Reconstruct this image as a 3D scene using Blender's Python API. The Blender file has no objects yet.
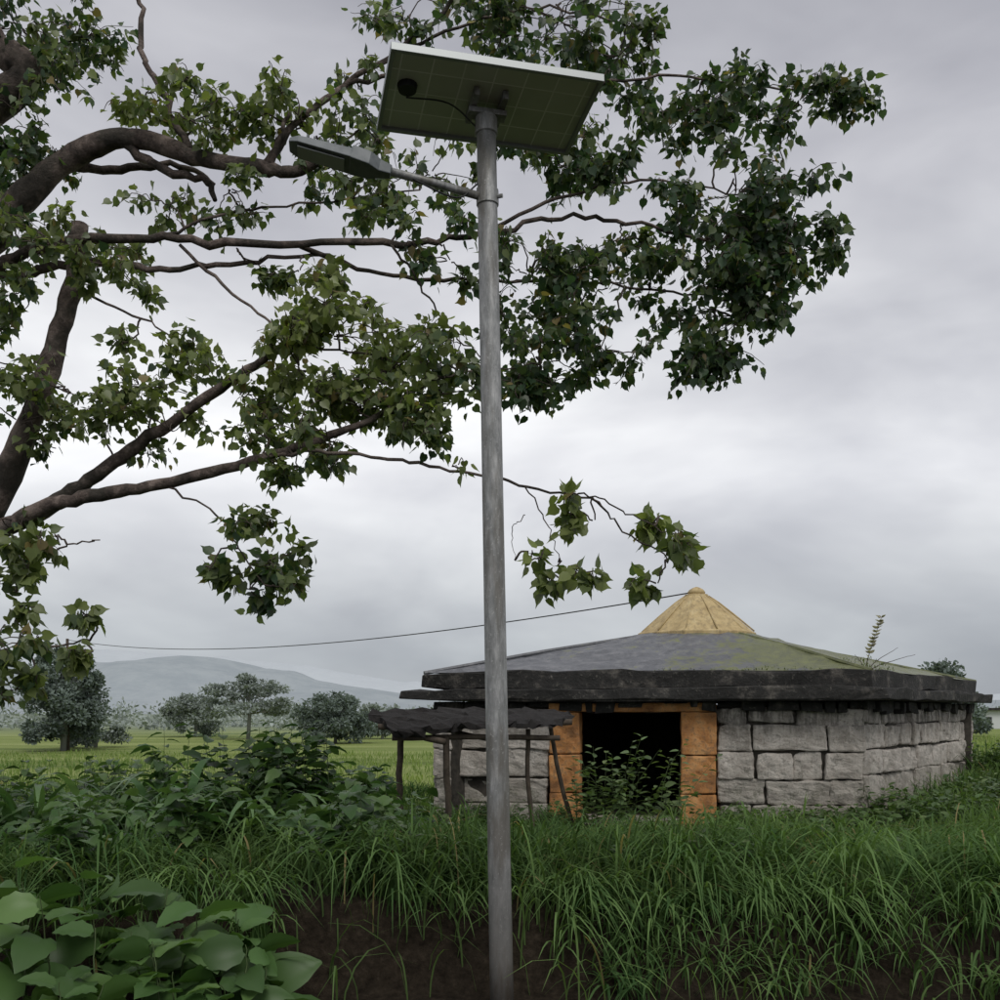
import bpy, math, random
import numpy as np
import mathutils
random.seed(7); R=np.random.default_rng(11)
S=bpy.context.scene
CH=1.6; HY=712.0
def at(bx,ey,d):            # placement helper: image column / row in pixels + distance -> world metres
    return np.array([(bx-500)/1000*d, d, CH+(HY-ey)/1000*d])

# ---------------------------------------------------------------- helpers
def new_obj(name,V,F,mat=None,col=None,smooth=False,parent=None):
    me=bpy.data.meshes.new(name)
    if isinstance(F,np.ndarray):
        n=F.shape[1]; me.vertices.add(len(V)); me.vertices.foreach_set('co',np.asarray(V,dtype=np.float32).ravel())
        me.loops.add(F.size); me.loops.foreach_set('vertex_index',F.astype(np.int32).ravel())
        me.polygons.add(len(F)); me.polygons.foreach_set('loop_start',np.arange(0,F.size,n,dtype=np.int32))
        me.polygons.foreach_set('loop_total',np.full(len(F),n,dtype=np.int32))
        me.update(calc_edges=True)
    else:
        me.from_pydata([tuple(map(float,v)) for v in V],[],F); me.update()
    if col is not None:
        a=me.color_attributes.new('Col','FLOAT_COLOR','POINT')
        c=np.ones((len(V),4),dtype=np.float32); c[:,:3]=col; a.data.foreach_set('color',c.ravel())
    if mat: me.materials.append(mat)
    if smooth: me.polygons.foreach_set('use_smooth',np.ones(len(me.polygons),dtype=bool))
    o=bpy.data.objects.new(name,me); S.collection.objects.link(o)
    if parent: o.parent=parent
    return o
def empty(name):
    o=bpy.data.objects.new(name,None); S.collection.objects.link(o); return o
def vnoise(x,y,s=1.0,seed=0):
    x=np.asarray(x,float)/s+seed*17.3; y=np.asarray(y,float)/s+seed*9.1
    xi=np.floor(x);yi=np.floor(y);fx=x-xi;fy=y-yi
    h=lambda a,b:(np.sin(a*127.1+b*311.7+seed)*43758.5453)%1.0
    fx=fx*fx*(3-2*fx);fy=fy*fy*(3-2*fy)
    return (h(xi,yi)*(1-fx)+h(xi+1,yi)*fx)*(1-fy)+(h(xi,yi+1)*(1-fx)+h(xi+1,yi+1)*fx)*fy
def sstep(a,b,x):
    t=np.clip((np.asarray(x,float)-a)/(b-a),0,1); return t*t*(3-2*t)

class N:
    def __init__(s,name):
        s.m=bpy.data.materials.new(name); s.m.use_nodes=True; s.t=s.m.node_tree; s.t.nodes.clear()
        s.out=s.a('ShaderNodeOutputMaterial')
    def a(s,ty,**k):
        n=s.t.nodes.new(ty)
        for kk,v in k.items(): setattr(n,kk,v)
        return n
    def l(s,a,b): s.t.links.new(a,b)
    def co(s):
        if not hasattr(s,'_c'): s._c=s.a('ShaderNodeNewGeometry').outputs['Position']
        return s._c
    def noise(s,sc,det=4,rough=.6,vec=None,dist=0):
        n=s.a('ShaderNodeTexNoise'); n.inputs['Scale'].default_value=sc; n.inputs['Detail'].default_value=det
        n.inputs['Roughness'].default_value=rough; n.inputs['Distortion'].default_value=dist
        s.l(s.co() if vec is None else vec,n.inputs['Vector']); return n.outputs[0]
    def scaled(s,sc):
        mp=s.a('ShaderNodeMapping'); mp.inputs['Scale'].default_value=sc; s.l(s.co(),mp.inputs[0]); return mp.outputs[0]
    def ramp(s,f,stops):
        r=s.a('ShaderNodeValToRGB'); e=r.color_ramp.elements
        while len(e)<len(stops): e.new(.5)
        for i,(p,c) in enumerate(stops):
            e[i].position=p; e[i].color=(*c,1) if isinstance(c,tuple) else (c,c,c,1)
        s.l(f,r.inputs[0]); return r.outputs[0]
    def mapr(s,f,a,b):
        m=s.a('ShaderNodeMapRange'); m.inputs[1].default_value=a; m.inputs[2].default_value=b; s.l(f,m.inputs[0]); return m.outputs[0]
    def mul(s,a,b):
        m=s.a('ShaderNodeMath',operation='MULTIPLY'); s.l(a,m.inputs[0])
        if hasattr(b,'is_linked'): s.l(b,m.inputs[1])
        else: m.inputs[1].default_value=b
        return m.outputs[0]
    def mix(s,f,a,b,mode='MIX'):
        n=s.a('ShaderNodeMixRGB',blend_type=mode)
        for i,v in enumerate((f,a,b)):
            if hasattr(v,'is_linked'): s.l(v,n.inputs[i])
            elif isinstance(v,tuple): n.inputs[i].default_value=(*v,1)
            else: n.inputs[i].default_value=v
        return n.outputs[0]
    def pr(s,col,rough=.8,metal=0,bump=None,bs=.3,bd=.02,spec=.4):
        p=s.a('ShaderNodeBsdfPrincipled')
        if isinstance(col,tuple): p.inputs['Base Color'].default_value=(*col,1)
        else: s.l(col,p.inputs['Base Color'])
        if hasattr(rough,'is_linked'): s.l(rough,p.inputs['Roughness'])
        else: p.inputs['Roughness'].default_value=rough
        p.inputs['Metallic'].default_value=metal; p.inputs['Specular IOR Level'].default_value=spec
        if bump is not None:
            b=s.a('ShaderNodeBump'); b.inputs['Strength'].default_value=bs; b.inputs['Distance'].default_value=bd
            s.l(bump,b.inputs['Height']); s.l(b.outputs[0],p.inputs['Normal'])
        s.l(p.outputs[0],s.out.inputs[0]); return p

def leaf_mat(name,trans=.3,rough=.45,spec=.4,gl=True):
    n=N(name); a=n.a('ShaderNodeVertexColor',layer_name='Col'); c=a.outputs[0]
    if gl: p=n.pr(c,rough,spec=spec)
    else: p=n.a('ShaderNodeBsdfDiffuse'); n.l(c,p.inputs[0])
    t=n.a('ShaderNodeBsdfTranslucent')
    c2=n.mix(1.0,c,(1.35,1.5,.7),'MULTIPLY'); n.l(c2,t.inputs[0])
    m=n.a('ShaderNodeMixShader'); m.inputs[0].default_value=trans
    n.l(p.outputs[0],m.inputs[1]); n.l(t.outputs[0],m.inputs[2]); n.l(m.outputs[0],n.out.inputs[0]); return n.m
M_leaf=leaf_mat('peepal_leaf',.45,.38); M_grass=leaf_mat('grass_blade',.35,.5,gl=False); M_weed=leaf_mat('weed_leaf',.3,.42,.3)
M_far=leaf_mat('distant_foliage',.15,.9,.1,gl=False)

n=N('bark'); b1=n.noise(9,6,.7); b2=n.noise(2.6,4,.65); b3=n.noise(1.5,4,.65); b5=n.noise(30,5,.75)
c=n.ramp(b1,[(.33,(.035,.026,.022)),(.5,(.12,.092,.078)),(.66,(.27,.215,.185))])
c=n.mix(n.ramp(b2,[(.47,0.),(.58,.8)]),c,(.034,.032,.024)); c=n.mix(n.ramp(b3,[(.54,0.),(.64,.5)]),c,(.30,.24,.205)); c=n.mix(n.ramp(b5,[(.55,0.),(.68,.5)]),c,(.03,.025,.02)); n.pr(c,.9,bump=b5,bs=.9,bd=.03); M_bark=n.m
n=N('twig_bark'); n.pr((.075,.058,.048),.85); M_twig=n.m
n=N('galvanised_steel'); b1=n.noise(1,5,.7,n.scaled((30,30,7))); b2=n.noise(1,4,.6,n.scaled((9,9,1.6))); b4=n.noise(70,3,.6)
c=n.ramp(b1,[(.3,(.15,.155,.15)),(.5,(.27,.275,.27)),(.72,(.46,.46,.45))])
c=n.mix(n.ramp(b2,[(.48,0.),(.62,.7)]),c,(.12,.11,.09)); c=n.mix(n.ramp(b4,[(.6,0.),(.72,.5)]),c,(.5,.5,.48))
sp=n.a('ShaderNodeSeparateXYZ'); n.l(n.co(),sp.inputs[0]); c=n.mix(n.mul(n.mapr(sp.outputs[2],1.2,.1),n.ramp(b1,[(.3,.45),(.7,1.)])),c,(.055,.042,.03))
n.pr(c,.5,.25,bump=b4,bs=.25,bd=.004); M_galv=n.m
n=N('aluminium'); n.pr((.33,.35,.35),.45,.5); M_alu=n.m
n=N('lamp_housing_paint'); n.pr(n.ramp(n.noise(15,3),[(.3,(.10,.115,.12)),(.7,(.17,.185,.19))]),.5); M_lamp=n.m
n=N('black_plastic'); n.pr((.012,.012,.013),.5); M_blk=n.m
n=N('led_glass'); n.pr((.35,.37,.36),.2); M_led=n.m
n=N('photovoltaic_backsheet'); tc=n.a('ShaderNodeTexCoord'); br=n.a('ShaderNodeTexBrick'); br.offset=0; br.squash=1
br.inputs['Scale'].default_value=1; br.inputs['Brick Width'].default_value=.158; br.inputs['Row Height'].default_value=.158; br.inputs['Mortar Size'].default_value=.004
br.inputs['Color1'].default_value=(.50,.53,.42,1); br.inputs['Color2'].default_value=(.58,.61,.50,1); br.inputs['Mortar'].default_value=(.85,.86,.78,1)
n.l(tc.outputs['Object'],br.inputs['Vector']); c=n.mix(n.ramp(n.noise(4,3),[(.4,0.),(.8,.5)]),br.outputs[0],(.64,.66,.58))
n.pr(c,.3); M_back=n.m
n=N('photovoltaic_front'); n.pr((.01,.015,.04),.1); M_pv=n.m

class Buf:
    def __init__(s): s.V=[];s.F=[]
    def tube(s,P,Rd,k=6,cap=True):
        P=np.asarray(P,float); m=len(P)
        if np.isscalar(Rd): Rd=[Rd]*m
        T=np.gradient(P,axis=0); T/=np.linalg.norm(T,axis=1)[:,None]+1e-9
        up=np.array([0,0,1.]) if abs(T[0][2])<.9 else np.array([1.,0,0])
        base=len(s.V); u=np.cross(T[0],up); u/=np.linalg.norm(u)
        for i in range(m):
            u=u-T[i]*u.dot(T[i]); u/=np.linalg.norm(u)+1e-9; w=np.cross(T[i],u)
            for j in range(k):
                a=2*math.pi*j/k; s.V.append(P[i]+Rd[i]*(math.cos(a)*u+math.sin(a)*w))
        for i in range(m-1):
            for j in range(k):
                s.F.append((base+i*k+j,base+i*k+(j+1)%k,base+(i+1)*k+(j+1)%k,base+(i+1)*k+j))
        if cap:
            s.F.append(tuple(base+j for j in range(k))[::-1]); s.F.append(tuple(base+(m-1)*k+j for j in range(k)))
    def box(s,o,u,w,h,ru,rw,rh,jit=0):
        b=len(s.V); o=np.asarray(o,float)
        for z in rh:
            for (a,c) in ((ru[0],rw[0]),(ru[1],rw[0]),(ru[1],rw[1]),(ru[0],rw[1])):
                s.V.append(o+u*a+w*c+h*z+R.normal(0,1,3)*jit)
        for f in ((0,3,2,1),(4,5,6,7),(0,1,5,4),(1,2,6,5),(2,3,7,6),(3,0,4,7)): s.F.append(tuple(b+i for i in f))
    def prism(s,poly,z0,z1,sub=1,jit=0):
        pts=[]; n_=len(poly)
        for i in range(n_):
            a=np.array(poly[i]);c=np.array(poly[(i+1)%n_])
            for k in range(sub): pts.append(a+(c-a)*k/sub)
        b=len(s.V); m=len(pts)
        for z in (z0,z1):
            for p in pts: s.V.append(np.array([p[0],p[1],z])+R.normal(0,1,3)*jit)
        s.F.append(tuple(range(b+m-1,b-1,-1))); s.F.append(tuple(range(b+m,b+2*m)))
        for i in range(m): s.F.append((b+i,b+(i+1)%m,b+m+(i+1)%m,b+m+i))
    def obj(s,name,mat,parent=None,smooth=False,bev=0,rock=0):
        o=new_obj(name,s.V,s.F,mat,smooth=smooth,parent=parent)
        if bev:
            m=o.modifiers.new('bevel','BEVEL'); m.width=bev; m.segments=2; m.limit_method='ANGLE'
        if rock:
            m=o.modifiers.new('sub','SUBSURF'); m.subdivision_type='SIMPLE'; m.levels=m.render_levels=rock[1]
            tx=bpy.data.textures.new('rock_clouds','CLOUDS'); tx.noise_scale=rock[2]; tx.noise_depth=3
            m=o.modifiers.new('disp','DISPLACE'); m.texture=tx; m.strength=rock[0]; m.texture_coords='GLOBAL'; m.mid_level=.5
        return o
def crom(P,sub=6,jit=0):
    P=np.asarray(P,float); Q=np.vstack([2*P[0]-P[1],P,2*P[-1]-P[-2]]); out=[]
    for i in range(1,len(Q)-2):
        for k in range(sub):
            t=k/sub; a,b,c,d=Q[i-1],Q[i],Q[i+1],Q[i+2]
            out.append(.5*((2*b)+(-a+c)*t+(2*a-5*b+4*c-d)*t*t+(-a+3*b-3*c+d)*t**3))
    out.append(P[-1]); out=np.array(out)
    if jit: out[1:-1]+=R.normal(0,jit,out[1:-1].shape)
    return out

# ---------------------------------------------------------------- leaves
LQ=np.array([(0,3,4,1),(1,4,5,6),(0,1,8,7),(1,10,9,8)]); LT=np.array([(1,6,2),(1,2,10)])
PEEPAL=(np.array([[0,0,0],[0,.5,0],[0,1.22,-.05],[.28,-.08,.05],[.5,.2,.1],[.42,.58,.08],[.12,.88,.0],[-.28,-.08,.05],[-.5,.2,.1],[-.42,.58,.08],[-.12,.88,.0]]),LQ,LT)
OVATE=(np.array([[0,0,0],[0,.5,.03],[0,1.0,-.08],[.14,.08,.03],[.27,.32,.07],[.24,.62,.05],[.1,.87,-.02],[-.14,.08,.03],[-.27,.32,.07],[-.24,.62,.05],[-.1,.87,-.02]]),LQ,LT)
def bigleaf(width=.36,ns=9):
    v=[];q=[]
    for i in range(ns):
        t=i/(ns-1); w=width*(math.sin(math.pi*min(1,(t*.94+.03))**.75)**.8)*(1 if t<1 else 0)+.004; wob=.018*math.sin(i*2.6)
        z=.06*math.sin(t*2.2)-.28*t*t
        v+= [[-w-wob,t-.04*(t<.2),z+.09*w/width+.015*(-1)**i],[-w*.5,t,z+.065*w/width],[0,t,z],[w*.5,t,z+.065*w/width],[w+wob,t-.04*(t<.2),z+.09*w/width-.015*(-1)**i]]
    for i in range(ns-1):
        for j in range(4): q.append((i*5+j,i*5+j+1,(i+1)*5+j+1,(i+1)*5+j))
    return (np.array(v),np.array(q),None)
BIG=bigleaf()
def leaves(name,P,D,size,col,mat,shape=PEEPAL,parent=None,nrm=None,roll=.6):
    T,Q_,T_=shape
    P=np.asarray(P);D=np.asarray(D);k=len(P)
    D=D/(np.linalg.norm(D,axis=1)[:,None]+1e-9)
    if nrm is None: nrm=np.array([0,0,1.])+R.normal(0,roll,(k,3))
    X=np.cross(D,nrm); X/=np.linalg.norm(X,axis=1)[:,None]+1e-9; Z=np.cross(X,D)
    V=P[:,None,:]+size[:,None,None]*(T[None,:,0:1]*X[:,None,:]+T[None,:,1:2]*D[:,None,:]+T[None,:,2:3]*Z[:,None,:])
    m=T.shape[0]; V=V.reshape(-1,3); off=(np.arange(k)*m)[:,None,None]
    q=(Q_[None]+off).reshape(-1,4)
    if T_ is None: return new_obj(name,V,q,mat,col=np.repeat(col,m,axis=0),smooth=True,parent=parent)
    t=(T_[None]+off).reshape(-1,3)
    me=bpy.data.meshes.new(name); me.vertices.add(len(V)); me.vertices.foreach_set('co',V.astype(np.float32).ravel())
    idx=np.concatenate([q.ravel(),t.ravel()]).astype(np.int32); me.loops.add(len(idx)); me.loops.foreach_set('vertex_index',idx)
    tot=np.concatenate([np.full(len(q),4),np.full(len(t),3)]).astype(np.int32); st=np.concatenate([[0],np.cumsum(tot)[:-1]]).astype(np.int32)
    me.polygons.add(len(tot)); me.polygons.foreach_set('loop_start',st); me.polygons.foreach_set('loop_total',tot); me.update(calc_edges=True)
    a=me.color_attributes.new('Col','FLOAT_COLOR','POINT'); c=np.ones((len(V),4),dtype=np.float32); c[:,:3]=np.repeat(col,m,axis=0); a.data.foreach_set('color',c.ravel())
    me.polygons.foreach_set('use_smooth',np.ones(len(tot),dtype=bool))
    me.materials.append(mat); o=bpy.data.objects.new(name,me); S.collection.objects.link(o)
    if parent: o.parent=parent
    return o
def colvar(k,base,var=.25,warm=None):
    c=np.array(base)[None]*(1+R.normal(0,var,(k,1)))
    if warm is not None:
        w=(R.random((k,1))**2.2); c=c*(1-w)+np.array(warm)[None]*w
    return np.clip(c,.003,1)

# ---------------------------------------------------------------- PEEPAL TREE
tree=empty('peepal_tree')
TB=Buf(); allpts=[]
f0=np.array([-4.75,8.2,2.2])
def limbw(P,r0,r1,k=10,jit=.012):
    if r0>.07: jit=.006
    W=crom(P,7,jit*.8); m=len(W); ph=R.random()*9
    TB.tube(W,[(r0+(r1-r0)*(i/(m-1))**.8)*(1+.06*math.sin(i*.7+ph)+.03*math.sin(i*1.7+ph)) for i in range(m)],k); allpts.extend(list(W)); return W
limbw([(-5.9,8.5,-.3),(-5.6,8.4,.5),(-5.2,8.3,1.4),f0],.52,.33,16)
limbw([f0,(-5.2,8.3,3.2),at(-95,350,8.3),at(-50,265,8.2),at(0,225,8.1)],.30,.15,12)
limbw([at(-110,390,8.3),at(-80,220,8.4),at(-25,120,8.3),at(28,75,8.2),at(-10,35,8.2),at(-40,-80,8.2)],.2,.10,12)
limbw([at(-10,232,8.1),at(28,192,8),at(75,155,8),at(130,138,7.9),at(200,158,7.8),at(262,168,7.7),at(300,170,7.7),at(345,140,7.6)],.125,.03,12,.016)
limbw([at(60,165,8),at(110,170,8.2),at(180,165,8.3),at(215,185,8.4)],.05,.015,8)
limbw([at(120,140,7.9),at(165,172,7.9),at(205,180,7.9),at(215,200,7.9)],.045,.02,8)
limbw([at(-45,262,8.2),at(0,264,8),at(60,243,7.8),at(150,237,7.7),at(260,246,7.6),at(400,243,7.5),at(480,234,7.6),at(560,217,7.7),at(640,226,7.8),at(720,245,7.9)],.05,.010,8,.016)
limbw([at(-45,275,8.2),at(30,272,8),at(90,262,7.9),at(160,268,7.8),at(230,262,7.7),at(330,255,7.6)],.045,.013,8,.016)
limbw([f0,at(-25,545,8.1),at(12,465,8),at(38,400,7.9),at(60,330,7.9),at(76,270,7.9),at(80,225,7.9)],.13,.06,12)
limbw([f0,at(-20,545,8),at(35,515,7.9),at(90,480,7.8),at(150,437,7.7),at(230,382,7.5),at(285,343,7.4),at(330,300,7.4)],.095,.018,12,.016)
limbw([f0,at(-20,552,7.9),at(35,512,7.7),at(90,496,7.6),at(160,484,7.5),at(250,462,7.3),at(330,435,7.2),at(385,412,7.2),at(430,380,7.2)],.08,.015,12,.016)
limbw([at(250,462,7.3),at(310,452,7.1),at(380,457,7.0),at(450,468,6.9),at(530,487,6.8),at(590,500,6.8),at(625,530,6.8),at(668,560,6.8)],.017,.005,6)
limbw([at(565,494,6.8),at(600,498,6.7),at(640,520,6.7),at(690,545,6.7)],.007,.004,5)
limbw([at(525,487,6.8),at(545,520,6.8),at(560,560,6.8)],.006,.003,5)
limbw([at(525,515,6.8),at(512,530,6.8),at(515,560,6.8)],.004,.002,5)
limbw([at(262,168,7.7),at(300,120,7.8),at(345,85,7.9),at(400,50,8),at(445,10,8),at(480,-40,8)],.033,.013,8)
limbw([at(190,150,7.8),at(165,100,7.8),at(146,60,7.9),at(140,0,8),at(138,-60,8)],.033,.015,8,.02)
limbw([at(270,165,7.7),at(283,130,7.7),at(292,105,7.8)],.025,.012,8,.01)
limbw([at(345,85,7.9),at(430,70,7.9),at(520,88,7.9),at(600,82,7.9),at(680,76,7.9),at(760,85,7.9),at(820,95,7.9)],.018,.006,6)
limbw([at(390,243,7.5),at(420,285,7.5),at(450,330,7.5),at(488,362,7.5)],.012,.005,6)
limbw([at(300,246,7.6),at(380,275,7.7),at(470,282,7.8),at(560,280,7.8),at(650,290,7.8),at(730,300,7.8)],.019,.007,6)
limbw([at(480,234,7.6),at(570,195,7.7),at(650,180,7.8),at(740,195,7.9)],.016,.006,6)
limbw([at(180,245,7.7),at(240,300,7.6),at(300,340,7.5),at(390,360,7.4)],.016,.007,6)
limbw([at(80,290,7.9),at(140,320,7.8),at(200,350,7.7)],.013,.005,6)
limbw([at(430,380,7.2),at(480,370,7.3),at(540,365,7.4)],.01,.005,6)
limbw([at(160,484,7.5),at(210,510,7.4),at(240,550,7.3),at(265,585,7.3)],.010,.005,6)
limbw([at(0,540,8),at(30,560,7.6),at(70,545,7.4),at(100,540,7.3)],.012,.005,6)
limbw([f0,at(-40,640,7.8),at(0,650,7.5),at(40,650,7.3),at(90,640,7.2)],.03,.006,6)
limbw([at(400,50,8),at(480,20,8),at(560,10,8),at(640,30,8)],.014,.007,6)
limbw([at(160,237,7.7),at(220,215,7.7),at(300,205,7.7),at(420,190,7.8)],.014,.006,6)
base=np.array(allpts)
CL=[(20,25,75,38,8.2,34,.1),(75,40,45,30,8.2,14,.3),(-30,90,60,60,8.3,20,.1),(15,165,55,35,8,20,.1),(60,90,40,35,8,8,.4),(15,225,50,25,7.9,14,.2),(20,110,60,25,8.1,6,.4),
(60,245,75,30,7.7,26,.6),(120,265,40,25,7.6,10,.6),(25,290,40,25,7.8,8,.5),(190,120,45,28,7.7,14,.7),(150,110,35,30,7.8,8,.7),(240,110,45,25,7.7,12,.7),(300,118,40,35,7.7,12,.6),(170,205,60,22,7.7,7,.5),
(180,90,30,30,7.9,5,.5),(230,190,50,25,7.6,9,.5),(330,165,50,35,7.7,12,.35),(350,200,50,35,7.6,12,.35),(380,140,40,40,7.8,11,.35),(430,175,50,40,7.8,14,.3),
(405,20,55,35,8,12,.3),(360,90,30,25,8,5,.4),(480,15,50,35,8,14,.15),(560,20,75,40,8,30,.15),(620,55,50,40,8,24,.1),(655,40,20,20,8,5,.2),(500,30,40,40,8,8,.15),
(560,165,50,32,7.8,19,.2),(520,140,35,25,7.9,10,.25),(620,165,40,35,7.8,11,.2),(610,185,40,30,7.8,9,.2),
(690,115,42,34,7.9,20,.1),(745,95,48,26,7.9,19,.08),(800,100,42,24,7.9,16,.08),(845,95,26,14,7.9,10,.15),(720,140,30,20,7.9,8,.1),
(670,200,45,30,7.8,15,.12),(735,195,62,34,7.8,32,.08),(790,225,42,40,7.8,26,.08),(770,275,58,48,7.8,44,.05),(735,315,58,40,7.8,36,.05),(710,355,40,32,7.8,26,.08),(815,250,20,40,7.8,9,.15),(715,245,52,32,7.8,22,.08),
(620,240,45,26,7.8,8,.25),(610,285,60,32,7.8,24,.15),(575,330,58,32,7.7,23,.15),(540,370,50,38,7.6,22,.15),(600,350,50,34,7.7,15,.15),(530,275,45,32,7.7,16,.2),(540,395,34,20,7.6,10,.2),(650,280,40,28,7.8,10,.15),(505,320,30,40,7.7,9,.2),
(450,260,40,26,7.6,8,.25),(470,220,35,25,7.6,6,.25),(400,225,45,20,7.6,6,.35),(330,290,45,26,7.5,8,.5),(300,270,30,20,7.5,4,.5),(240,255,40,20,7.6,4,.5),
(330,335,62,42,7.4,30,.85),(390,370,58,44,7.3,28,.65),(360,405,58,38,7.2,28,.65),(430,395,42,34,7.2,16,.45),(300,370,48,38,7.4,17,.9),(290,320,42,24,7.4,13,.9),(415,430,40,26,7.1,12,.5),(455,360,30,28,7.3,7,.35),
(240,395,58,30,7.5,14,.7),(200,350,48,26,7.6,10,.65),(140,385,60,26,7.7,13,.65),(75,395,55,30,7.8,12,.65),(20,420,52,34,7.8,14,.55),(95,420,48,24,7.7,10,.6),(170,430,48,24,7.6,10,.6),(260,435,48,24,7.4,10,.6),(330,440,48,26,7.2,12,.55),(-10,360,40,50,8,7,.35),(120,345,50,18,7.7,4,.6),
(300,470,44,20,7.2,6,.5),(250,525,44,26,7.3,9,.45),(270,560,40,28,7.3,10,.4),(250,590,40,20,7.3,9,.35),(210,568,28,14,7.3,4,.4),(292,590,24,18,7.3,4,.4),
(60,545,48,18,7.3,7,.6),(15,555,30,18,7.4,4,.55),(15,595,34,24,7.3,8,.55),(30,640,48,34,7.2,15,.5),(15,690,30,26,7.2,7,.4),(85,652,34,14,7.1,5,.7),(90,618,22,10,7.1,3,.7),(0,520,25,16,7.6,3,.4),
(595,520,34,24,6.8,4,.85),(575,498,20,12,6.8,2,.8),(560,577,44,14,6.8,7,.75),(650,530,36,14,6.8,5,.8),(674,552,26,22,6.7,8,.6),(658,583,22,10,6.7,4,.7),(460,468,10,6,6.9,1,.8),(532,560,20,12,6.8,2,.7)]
TW=Buf(); LP=[];LD=[];LS=[];LC=[]
for (cx,cy,rx,ry,d,nt,tone) in CL:
    small=(500<cx<720 and cy>480) or cy>530
    sc_=1.12 if not small else 1.0
    c0=at(cx,cy,d); rad=np.array([rx*d/1000,(rx+ry)/2*d/1000*1.4,ry*d/1000])*sc_
    near=base[np.argmin(((base-c0)**2).sum(1))]
    mid=(near+c0)/2+np.array([0,0,.05])+R.normal(0,.04,3)
    if np.linalg.norm(near-c0)>.06: TW.tube(crom([near,mid,c0],4,.008),np.linspace(.009,.005,9),5,False)
    nt=max(1,int(nt*(1.75 if not small else 1.35)))
    nsub=max(1,nt//4); subs=[]
    for q in range(nsub):
        v=R.normal(0,1,3); v/=np.linalg.norm(v); v*=R.random()**.4*.95; sc=c0+v*rad; subs.append((sc,v))
        TW.tube(crom([c0+v*rad*.1,(c0+sc)/2+R.normal(0,.03,3)+np.array([0,0,.03]),sc],4,.005),np.linspace(.006,.003,9),4,False)
    for i in range(nt):
        sc,v0=subs[i%nsub]
        v=R.normal(0,1,3); v/=np.linalg.norm(v); e=sc+v*rad*R.uniform(.2,.62)*np.array([1,1,.9]); s0=sc+R.normal(0,.03,3)
        q=(s0+e)/2+np.array([0,0,.04])+R.normal(0,.02,3); e=e+np.array([0,0,-.03])
        W=crom([s0,q,e],4,.004); TW.tube(W,np.linspace(.0045,.002,len(W)),4,False)
        nl=R.integers(7,13)
        for j in range(nl):
            t=.1+.9*(j+R.random())/nl; k=min(int(t*(len(W)-1)),len(W)-2); p=W[k]+(W[k+1]-W[k])*(t*(len(W)-1)-k)
            off=R.normal(0,1,3); off/=np.linalg.norm(off); off*=R.uniform(.02,.085); off[2]-=.015
            LP.append(p+off); dr=off/np.linalg.norm(off)*.9+np.array([0,0,-.45])+R.normal(0,.4,3); LD.append(dr)
            LS.append(R.uniform(.043,.078) if not small else R.uniform(.06,.092))
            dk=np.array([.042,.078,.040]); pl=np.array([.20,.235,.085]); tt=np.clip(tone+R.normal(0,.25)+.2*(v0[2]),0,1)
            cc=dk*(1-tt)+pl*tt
            if R.random()<.03: cc=np.array([.2,.16,.07])
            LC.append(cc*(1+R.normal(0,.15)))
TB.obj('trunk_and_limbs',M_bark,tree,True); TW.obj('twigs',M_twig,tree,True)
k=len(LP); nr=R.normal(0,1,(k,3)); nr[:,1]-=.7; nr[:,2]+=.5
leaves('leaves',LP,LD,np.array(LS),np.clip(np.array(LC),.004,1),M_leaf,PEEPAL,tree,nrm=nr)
print('tree leaves',k)

# ---------------------------------------------------------------- SOLAR STREET LAMP
lamp=empty('solar_street_lamp')
top=np.array([-.072,5.2,4.66]); bot=np.array([.012,5.2,-.05])
B=Buf(); zz=np.linspace(0,1,14); B.tube([bot+(top-bot)*t for t in zz],[.062-.012*t for t in zz],24); B.obj('pole',M_galv,lamp,True)
def polep(z): return bot+(top-bot)*((z+.05)/(4.71))
B=Buf(); B.tube([polep(4.23),polep(4.235),polep(4.31),polep(4.315)],[.052,.058,.058,.052],20); B.tube([polep(4.60),polep(4.605),polep(4.69),polep(4.695)],[.052,.058,.058,.05],20)
B.tube([polep(4.27)+np.array([.05,-.02,0]),polep(4.27)+np.array([.078,-.03,0])],.011,8); B.obj('clamp_collars',M_galv,lamp,False)
u=np.array([1,.235,0.]);u/=np.linalg.norm(u); w=np.array([-.235,1,0.]);w/=np.linalg.norm(w)
tilt=math.radians(-3); h=np.array([0,0,1.]); w2=w*math.cos(tilt)+h*math.sin(tilt); h2=np.cross(u,w2)
pc=np.array([-.07,5.19,4.76]); L,Wd=.535,.315
B=Buf()
B.box(pc,u,w2,h2,(-L,L),(-Wd,-Wd+.022),(-.02,.018)); B.box(pc,u,w2,h2,(-L,L),(Wd-.022,Wd),(-.02,.018))
B.box(pc,u,w2,h2,(-L,-L+.022),(-Wd+.022,Wd-.022),(-.02,.018)); B.box(pc,u,w2,h2,(L-.022,L),(-Wd+.022,Wd-.022),(-.02,.018))
B.obj('panel_frame',M_alu,lamp,bev=.002)
def plate(name,mat,z0,z1):
    b=Buf(); b.box((0,0,0),np.array([1,0,0.]),np.array([0,1.,0]),np.array([0,0,1.]),(-L+.022,L-.022),(-Wd+.022,Wd-.022),(z0,z1))
    o=b.obj(name,mat,lamp); o.matrix_world=mathutils.Matrix(((u[0],w2[0],h2[0],pc[0]),(u[1],w2[1],h2[1],pc[1]),(u[2],w2[2],h2[2],pc[2]),(0,0,0,1))); return o
plate('panel_backsheet',M_back,0,.006); plate('panel_glass',M_pv,.0065,.014)
B=Buf(); ct=pc+u*-.42+w2*-.05; B.tube([ct-h2*.001,ct-h2*.028],[.052,.046],16); B.obj('junction_box',M_blk,lamp)
B=Buf()
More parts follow.
